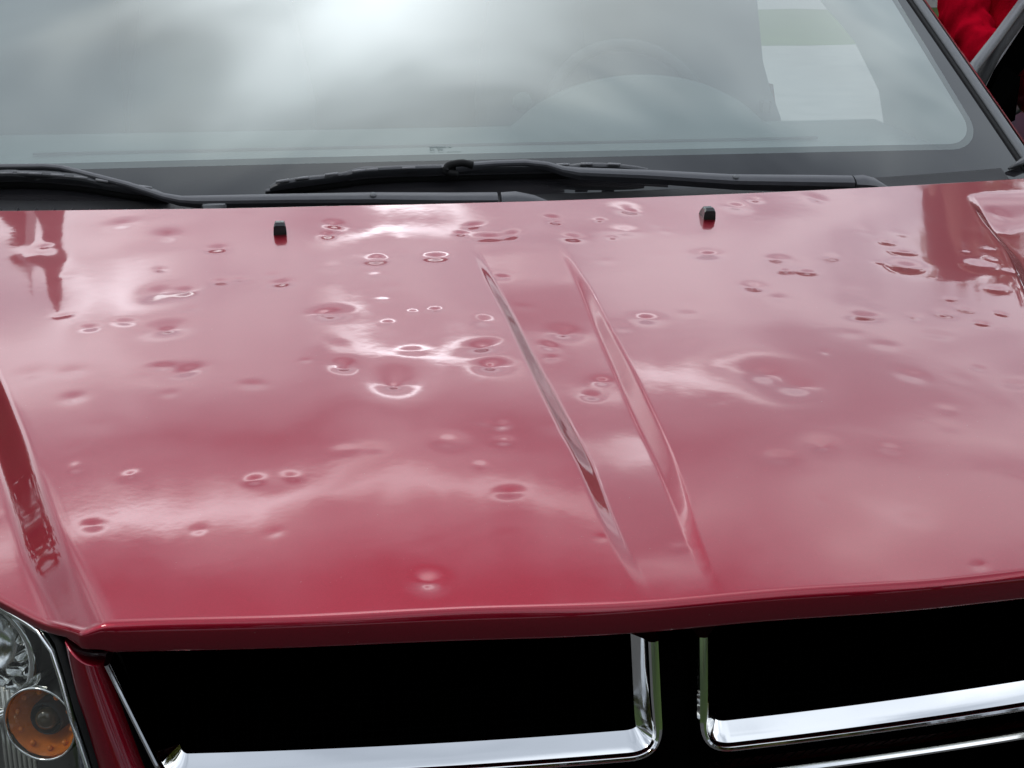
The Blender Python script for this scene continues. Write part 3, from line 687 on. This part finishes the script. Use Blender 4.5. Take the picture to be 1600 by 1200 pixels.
# painted strip between headlamp and grille
def xin(z): return float(np.interp(z,[.45,.62,.734,.818,.835],[.375,.412,.449,.474,.480]))   # grille side
def xout(z): return float(np.interp(z,[.45,.60,.735,.787,.84],[.44,.462,.486,.498,.506]))  # lamp side
for sgn in (1,-1):
    def ff(u,v):
        xi0=xin(.82); 
        top=.833-.016*(1-(1-u)**1.6); z=.52+v*(top-.52)
        a=xin(z); b=xout(z); x=b+(a-b)*u
        y=gy(x,z)+.004-.012*math.sin(math.pi*min(1,u*1.0))**.8+.002
        return (sgn*x,y,z)
    fs=grid('fascia_strip',ff,16,40,MP,car)
    # folded top edge and returns into the gaps
    V=[];n=16
    for i in range(n):
        p=ff(i/(n-1),1); V+=[p,(p[0],p[1]+.002,p[2]+.0022),(p[0],p[1]+.006,p[2]+.0022),(p[0],p[1]+.03,p[2]-.004)]
    F=[]
    for i in range(n-1):
        for k in range(3): F.append((i*4+k,i*4+k+1,(i+1)*4+k+1,(i+1)*4+k))
    link_mesh('fascia_edge',V,F,MP,fs)
    V=[];F=[]
    for i in range(20):
        p=ff(0,i/19); q=ff(1,i/19); V+=[p,(p[0],p[1]+.05,p[2]),q,(q[0],q[1]+.05,q[2])]
    for i in range(19): F+=[(i*4,i*4+1,i*4+5,i*4+4),(i*4+2,i*4+3,i*4+7,i*4+6)]
    link_mesh('fascia_return',V,F,BLACK,fs)
# bumper
def bumf(u,v):
    x=(2*u-1)*1.08; z=.26+v*.27; y=gy(x,z)+(1.1*max(0,abs(x)-.5) if abs(x)<.9 else .44+1.6*(abs(x)-.9))-.05*math.sin(v*3.14); return (x,y,z)
grid('bumper',bumf,60,10,MP,car)
# black surround, backing, radiator screen
m=MB(); m.box((0,.17,.60),(1.06,.02,.44)); m.box((0,.24,.80),(.96,.14,.02)); m.box((0,.10,.40),(1.0,.14,.02)); m.build('radiator_backing',VOID,car,False)
for sgn in (1,-1):
    m=MB(); m.box((sgn*.50,.115,.66),(.012,.10,.26)); m.build('side_baffle',VOID,car,False)
m=MB()
for k in range(38):
    z=.50+k*.008
    m.tube([(-.46,gy(.46,z)+.085,z),(-.23,gy(.23,z)+.085,z),(0,gy(0,z)+.085,z),(.23,gy(.23,z)+.085,z),(.46,gy(.46,z)+.085,z)],.0012,4)
for k in range(84):
    x=-.455+k*.011
    m.tube([(x,gy(x,.5)+.085,.5),(x,gy(x,.80)+.085,.80)],.0012,4)
m.build('grille_mesh',VOID,car,kind='stuff')
# centre posts of the black cross
m=MB()
for (x0,x1,z0,z1) in ((-.0135,.0135,.50,.80),):
    V=[];
    for z in (z0,z1):
        V+=[(x0,gy(0,z)+.02,z),(x1,gy(0,z)+.02,z),(x1,gy(0,z)+.05,z),(x0,gy(0,z)+.05,z)]
    m.add(V,[(0,1,5,4),(1,2,6,5),(3,0,4,7),(0,3,2,1),(4,5,6,7)])
m.build('grille_cross_post',VOID,car,False)
# chrome frames: profile swept round a rounded outline, n = inwards, d = back
def frame_path(corners,rad,open_top):
    """corners: list of (x,z); rounded with rad (per corner) ; returns list of (x,z,tx,tz)"""
    out=[]
    n=len(corners)
    for i,(c,r) in enumerate(zip(corners,rad)):
        if r==0: out.append(Vector(c)); continue
        p=Vector(corners[i-1]); q=Vector(corners[(i+1)%n]); c=Vector(c)
        a=(p-c).normalized(); b=(q-c).normalized()
        for k in range(13):
            t=k/12; s=c+a*r*(1-t)**2*1.0+b*r*t**2   # quadratic bezier of legs
            out.append(s)
    # densify
    res=[]
    for i in range(len(out)-1):
        a,b=out[i],out[i+1]; m_=max(1,int((b-a).length/.02))
        for k in range(m_): res.append(a.lerp(b,k/m_))
    res.append(out[-1]); return res
def chrome_frame(name,corners,rad,scales,label,inward,prof=None):
    path=frame_path(corners,rad,True); n=len(path); V=[];F=[]
    prof=prof or [(0.0,.022),(0.0,.004),(.0010,.0012),(.0030,0),(.0048,.0004),(.0058,.0020),(.0062,.0042),(.0068,.0050),(.0130,.0112),(.0205,.0178),(.0208,.0195),(.0190,.024)]
    np_=len(prof)
    for i,p in enumerate(path):
        t=(path[min(i+1,n-1)]-path[max(i-1,0)]).normalized(); nn_=Vector((-t.y,t.x))*inward
        sc=scales(p.x,p.y)
        for (a,d) in prof:
            aa=a if a<=.0062 else .0062+(a-.0062)*sc[0]
            x=p.x+nn_.x*aa*sc[1]; z=p.y+nn_.y*aa*sc[1]; V.append((x,gy(x,z)-.006+d,z))
    for i in range(n-1):
        for k in range(np_-1): F.append((i*np_+k,i*np_+k+1,(i+1)*np_+k+1,(i+1)*np_+k))
    F.append(tuple(range(np_))); F.append(tuple((n-1)*np_+k for k in range(np_))[::-1])
    o=link_mesh(name,V,F,CHROME,car,label=label); edge_split(o,28); return o
def sc_upper(x,z):
    ax=abs(x)
    if ax<.04: return (float(np.interp(z,[.725,.755],[.82,.42])),float(np.interp(z,[.725,.755],[1.0,1.75])))
    if ax>.4385: return (.12,.9)
    if ax>.415: return (float(np.interp(ax,[.415,.4385],[.82,1.1])),1)
    return (.82,1)
for sgn in (-1,1):
    # from top inner end down, round the inner lower corner, along the bottom, up the outer side
    cor=[(sgn*.0165,.817),(sgn*.0145,.7165),(sgn*.432,.7195),(sgn*.474,.819)]
    chrome_frame('grille_frame',cor,[0,.032,.020,0],sc_upper,'upper chrome grille frame left of the black cross' if sgn<0 else 'upper chrome grille frame right of the black cross',sgn)
    cor=[(sgn*.0150,.520),(sgn*.0150,.698),(sgn*.425,.700),(sgn*.385,.520)]
    chrome_frame('grille_frame',cor,[0,.030,.020,0],lambda x,z:(.3,1),'lower chrome grille frame left of the black cross' if sgn<0 else 'lower chrome grille frame right of the black cross',-sgn)

# ---- headlights
def hl_in(z): return float(np.interp(z,[.58,.62,.735,.769,.801,.824,.832],[.462,.470,.4915,.500,.509,.517,.528]))
def hl_top(ax): return float(np.interp(ax,[.50,.517,.535,.60,.66,.80],[.822,.829,.834,.838,.836,.825]))
def lensf(sgn,off=0,shr=0):
    def f(u,v):
        x=.0; z=.58+v*(.835-.58)
        a=hl_in(z)+shr; x=a+(.82-a)*u**1.3
        zt=hl_top(x)-shr; z=.58+shr+v*(zt-.58-shr)
        if v>.85: # rounded inboard top corner
            pass
        a=hl_in(z)+shr; x=a+(.82-a)*u**1.3
        y=hy(x,z)+off-.012*math.sin(min(1,u*3)*1.57)*math.sin(v*3.0)
        return (sgn*x,y,z)
    return f
for sgn in (-1,1):
    hroot=bpy.data.objects.new('headlight',None); COL.objects.link(hroot); hroot.parent=car
    f=lensf(sgn)
    grid('lens',f,40,30,LENS,hroot)
    # housing
    grid('housing',lensf(sgn,.10,.004),30,20,HOUSING,hroot)
    V=[];F=[]; n=41
    ring=[(0,i/20) for i in range(21)]+[(i/20,1) for i in range(1,21)]
    for (u,v) in ring:
        p=f(u,v); q=lensf(sgn,.10,.004)(u,v); V+=[p,q]
    for i in range(len(ring)-1): F.append((i*2,i*2+1,i*2+3,i*2+2))
    link_mesh('housing_wall',V,F,simple('lamp_wall',(.03,.032,.028),.35,.3,var=.4,vscale=25),hroot)
    # bright rim inside the lens edge + black gasket outside
    path=[Vector(f(0,v)) for v in np.linspace(0,1,30)]+[Vector(f(u,1)) for u in np.linspace(.04,1,24)]
    m=MB(); m.tube([p+Vector((sgn*.003,.002,-.002)) for p in path],.0022,8); m.build('lens_rim',CHROME2,hroot)
    pt=[Vector(f(u,1)) for u in np.linspace(0,1,24)]
    V=[];F=[]
    for p in pt: V+=[p+Vector((0,-.001,-.003)),p+Vector((0,.004,-.011)),p+Vector((0,.016,-.015)),p+Vector((0,.03,-.016))]
    for i in range(len(pt)-1):
        for k in range(3): F.append((i*4+k,i*4+k+1,i*4+k+5,i*4+k+4))
    link_mesh('upper_bezel',V,F,CHROME2,hroot)
    m=MB(); m.tube([p+Vector((-sgn*.004,.004,.005)) for p in path],.0045,8); m.build('gasket',RUB,hroot)
    S_=lambda q:[(a*.84,b*.9) for a,b in q]
    # turn signal
    c=Vector((sgn*.5345,.084,.745)); ax=Vector((sgn*.38,-1,.12)).normalized()
    m=MB(); m.lathe(c,ax,S_([(.037,.004),(.0375,.010),(.039,.012),(.0405,.010),(.041,.002),(.042,-.03)]),48); bz=m.build('signal_bezel',CHROME2,hroot)
    m=MB(); m.lathe(c,ax,S_([(.037,.006),(.034,.002),(.029,-.008),(.022,-.018),(.0165,-.022),(.012,-.024),(.0001,-.024)]),48); am=m.build('amber_reflector',AMBER,hroot)
    a1=ax.orthogonal().normalized(); b1=ax.cross(a1)
    m=MB(); m.lathe(c,ax,S_([(.019,-.02),(.0185,-.004),(.0165,.000),(.0155,-.001),(.0150,-.018)]),32); m.build('bulb_collar',BLACK,hroot)
    m=MB(); m.lathe(c,ax,S_([(.0125,-.02),(.0125,-.006),(.0115,.000),(.0085,.004),(.004,.006),(.0001,.0065)]),28); m.build('bulb',simple('smoked_bulb',(.05,.035,.015),.12,spec=.8),hroot)
    for k in range(10):
        t=k*2*math.pi/10+.3; p=c+a1*math.cos(t)*.0256+b1*math.sin(t)*.0256+ax*.001
        m=MB(); m.sphere(p,.0026,8,6); m.build('amber_facet',AMBER,hroot)
    m=MB(); m.lathe(c,ax,S_([(.0001,.013),(.02,.012),(.036,.010)]),32); m.build('signal_cover',LENS,hroot)
    # vertical flutes outboard of the signal
    for k in range(7):
        x=.553+k*.0055; y=hy(x,.73)+.018
        m=MB(); m.tube([(sgn*x,y,.60),(sgn*x,y+.012,.745)],.0021,6); m.build('flute',simple('clear_ridge',(.5,.5,.46),.15,.6) if k==0 and sgn<0 else bpy.data.materials['clear_ridge'],hroot)
    # main reflector bowl with ring and projector
    c=Vector((sgn*.60,.180,.768)); ax=Vector((sgn*.3,-1,.1)).normalized()
    m=MB(); m.lathe(c,ax,[(.060,.028),(.058,.030),(.055,.026),(.050,.006),(.040,-.012),(.026,-.024),(.012,-.03),(.0001,-.031)],56); m.build('main_reflector',CHROME2,hroot)
    m=MB(); m.lathe(c,ax,[(.058,.03),(.062,.033),(.066,.030),(.067,.0)],56); m.build('reflector_ring',CHROME2,hroot)
    for k in range(12):
        t=k*math.pi/6; a1=ax.orthogonal().normalized(); b1=ax.cross(a1)
        p=c+a1*math.cos(t)*.036+b1*math.sin(t)*.036-ax*.008
        m=MB(); m.box(p,(.010,.012,.018),rot=Matrix.Rotation(t,3,ax)@ax.to_track_quat('Y','Z').to_matrix(),bev=.002); m.build('reflector_facet',CHROME2,hroot)
    m=MB(); m.sphere(c+ax*.005,(.010,.02,.010)); m.build('main_bulb',simple('bulb_glass',(.3,.3,.28),.1,.2),hroot)

# ---- open driver door
door=bpy.data.objects.new('driver_door',None); COL.objects.link(door); door.parent=car; door['label']='open driver door with grey window frame and black mirror base'
dd=Vector((.64,.77,0)); dn=Vector((.77,-.64,0))   # along the door, outward face normal (towards camera side)
def dp(s,z,o=0): p=Vector((1.12,1.72,0))+dd*s+dn*o; return (p.x,p.y,z)
V=[];F=[]
def doorf(u,v): return dp(.0+u*1.05,.30+v*(.66),.02+.03*math.sin(v*2.8))
grid('door_skin',doorf,20,14,MP,door)
grid('door_inner',lambda u,v:dp(u*1.05,.30+v*.66,-.05),4,4,DARKIN,door)
m=MB(); m.tube([dp(0,.965),dp(1.05,.975)],[.03,.03],8); m.build('door_belt',TRIM,door)
fr=[(.10,1.075),(.142,1.121),(.39,1.17),(.68,1.236)]
fpts=[dp(.03,1.03),dp(.142,1.112),dp(.39,1.166),dp(.68,1.236),dp(.80,1.262)]
m=MB(); m.tube([Vector(p)+Vector((0,0,-.002)) for p in fpts],[.012]*5,8,flat=1.2); m.build('window_frame',GREYT,door)
m=MB(); m.tube([Vector(dp(.04,1.00,.0)),Vector(dp(.39,1.132,.0)),Vector(dp(.80,1.225,0))],.017,8); m.build('window_seal',RUB,door)
m=MB(); m.tube([Vector(dp(.06,.99,.012)),Vector(dp(.30,1.095,.012)),Vector(dp(.62,1.178,.012))],.004,8); m.build('inner_bead',GREYT,door)
link_mesh('mirror_sail',[dp(.03,.90,.005),dp(1.0,.90,.005),dp(1.0,1.26,.005),dp(.80,1.225,.005),dp(.39,1.135,.005),dp(.05,1.0,.005)],[(0,1,2,3,4,5)],VOID,door,False)
# mirror
m=MB(); m.add([dp(.10,.97,.02),dp(.40,.97,.02),dp(.40,1.10,.02),dp(.12,1.0,.02),dp(.10,.97,.05),dp(.40,.97,.06),dp(.40,1.07,.06),dp(.12,.99,.05)],[(0,1,2,3),(4,5,6,7),(0,1,5,4),(1,2,6,5),(2,3,7,6),(3,0,4,7)]); m.build('mirror_base',VOID,door)
m=MB(); m.sphere(dp(.60,1.03,.12),(.115,.07,.085),24,14); m.build('mirror_housing',MP,door)

# ------------------------------------------------------------------ person in a red jacket behind the door
JACK=simple('red_fleece',(.50,.003,.018),1.0,bump=.6,bscale=300,var=.15,vscale=20,spec=.0)
SKIN=simple('skin',(.45,.25,.17),.55,var=.08,vscale=30)
DENIM=simple('denim',(.03,.045,.09),.85,bump=.4,bscale=400,var=.2)
HAIR=simple('brown_hair',(.05,.03,.018),.7,bump=.6,bscale=200)
per=empty('person',(1.775,2.60,0),label='person in a red jacket standing behind the open driver door, upper arm showing',category='person')
def skin_obj(name,verts,edges,rads,mat,parent,sub=2):
    me=bpy.data.meshes.new(name); me.from_pydata(verts,edges,[]); me.materials.append(mat)
    o=bpy.data.objects.new(name,me); COL.objects.link(o); o.parent=parent
    md=o.modifiers.new('skin','SKIN'); md.use_smooth_shade=True
    if not me.skin_vertices: me.attributes  # layer is made by the modifier
    for i,r in enumerate(rads):
        me.skin_vertices[0].data[i].radius=r if isinstance(r,tuple) else (r,r)
    me.skin_vertices[0].data[0].use_root=True
    s=o.modifiers.new('sub','SUBSURF'); s.levels=sub; s.render_levels=sub
    return o
def chain(spec):
    v=[];e=[];r=[]
    for (p,rad,par) in spec:
        v.append(p); r.append(rad)
        if par is not None: e.append((par,len(v)-1))
    return v,e,r
# facing the car (towards -x); right/left arms at -y/+y ; the -x arm bent forward on the door
body=[((0,0,.95),(.15,.11),None),((0,0,1.15),(.14,.10),0),((0,0,1.36),(.16,.10),1),((0,0,1.48),(.06,.06),2),((0,-.01,1.55),(.055,.055),3),
 ((0,-.02,1.63),(.075,.09),4),((0,-.015,1.71),(.07,.085),5),
 ((-.10,0,.86),(.085,.09),0),((-.11,-.02,.50),.055,7),((-.11,0,.10),.04,8),((-.11,-.12,.04),(.035,.03),9),
 ((.10,0,.86),(.085,.09),0),((.11,-.02,.50),.055,11),((.11,0,.10),.04,12),((.11,-.12,.04),(.035,.03),13),
 ((-.17,0,1.40),.05,2),((-.20,-.04,1.14),.04,15),((-.13,-.26,1.05),.03,16),((-.11,-.32,1.04),(.03,.016),17),
 ((.17,0,1.40),.05,2),((.22,.02,1.13),.04,19),((.22,-.05,.88),.03,20),((.22,-.07,.81),(.03,.016),21)]
v_,e_,r_=chain(body); person_body=skin_obj('body',v_,e_,r_,SKIN,per)
for (c0,dv,sd_) in (((-.11,-.34,1.04),(.0,-1,-.25),1),((.22,-.075,.79),(0,-.15,-1),-1)):
    for k in range(4):
        o_=(k-1.5)*.019; L=[.032,.036,.034,.027][k]; b0=Vector(c0)+Vector((o_,0,0)); d_=Vector(dv).normalized(); cu=Vector((0,0,-.35)) if sd_>0 else Vector((0,-.35,0))
        p1=b0+d_*L*.9; p2=p1+(d_+cu).normalized()*L*.7; p3=p2+(d_+cu*2).normalized()*L*.5
        v_=[tuple(b0-d_*.02),tuple(b0),tuple(p1),tuple(p2),tuple(p3)]; skin_obj('finger',v_,[(0,1),(1,2),(2,3),(3,4)],[.008,.009,.0085,.008,.007],SKIN,per,1)
    b0=Vector(c0)+Vector((.028*sd_,.02,0)); d_=Vector(dv).normalized()+Vector((.7*sd_,0,0))
    skin_obj('thumb',[tuple(b0-d_*.015),tuple(b0+d_*.02),tuple(b0+d_*.035+Vector(dv)*.012)],[(0,1),(1,2)],[.011,.0105,.009],SKIN,per,1)
jk=[((0,0,.90),(.185,.135),None),((0,0,1.05),(.18,.135),0),((0,0,1.22),(.19,.135),1),((0,0,1.37),(.175,.12),2),((0,0,1.46),(.09,.085),3),((0,0,1.50),(.075,.075),4),
 ((-.17,0,1.39),.082,3),((-.205,-.02,1.26),.076,6),((-.215,-.05,1.14),.07,7),((-.18,-.16,1.08),.062,8),((-.14,-.25,1.055),.05,9),
 ((.17,0,1.39),.082,3),((.215,.01,1.26),.074,11),((.23,.02,1.12),.066,12),((.23,-.03,.97),.058,13),((.22,-.06,.87),.048,14)]
v_,e_,r_=chain(jk); jacket=skin_obj('jacket',v_,e_,r_,JACK,per,4)
tx=bpy.data.textures.new('folds','CLOUDS'); tx.noise_scale=.055; tx.noise_depth=1
dm=jacket.modifiers.new('folds','DISPLACE'); dm.texture=tx; dm.strength=.03; dm.mid_level=.5; dm.texture_coords='OBJECT'; fo_=bpy.data.objects.new('fold_frame',None); COL.objects.link(fo_); fo_.parent=per; fo_.scale=(.55,.55,2.6); fo_.rotation_euler=(.25,.3,0); dm.texture_coords_object=fo_
tr_=[((0,0,.93),(.165,.12),None),((-.10,0,.84),(.10,.10),0),((-.112,-.02,.50),.075,1),((-.112,0,.12),.065,2),((.10,0,.84),(.10,.10),0),((.112,-.02,.50),.075,4),((.112,0,.12),.065,5)]
v_,e_,r_=chain(tr_); skin_obj('trousers',v_,e_,r_,DENIM,per)
m=MB(); m.sphere((0,.012,1.70),(.088,.10,.09),20,12); m.build('hair',HAIR,per)
for sx in (-1,1):
    m=MB(); m.sphere((sx*.11,-.06,.045),(.048,.13,.045),16,10); m.build('shoe',BLACK,per)
    m=MB(); m.sphere((sx*.03,-.098,1.655),.011,10,8); m.build('eye',simple('eye_white',(.7,.7,.68),.2) if sx<0 else bpy.data.materials['eye_white'],per)
    m=MB(); m.sphere((sx*.082,.0,1.64),(.012,.022,.034),10,8); m.build('ear',SKIN,per)
m=MB(); m.sphere((0,-.115,1.625),(.014,.02,.024),10,8); m.build('nose',SKIN,per)
m=MB(); m.sphere((0,-.10,1.585),(.024,.01,.007),10,8); m.build('mouth',simple('lips',(.4,.12,.1),.5),per)
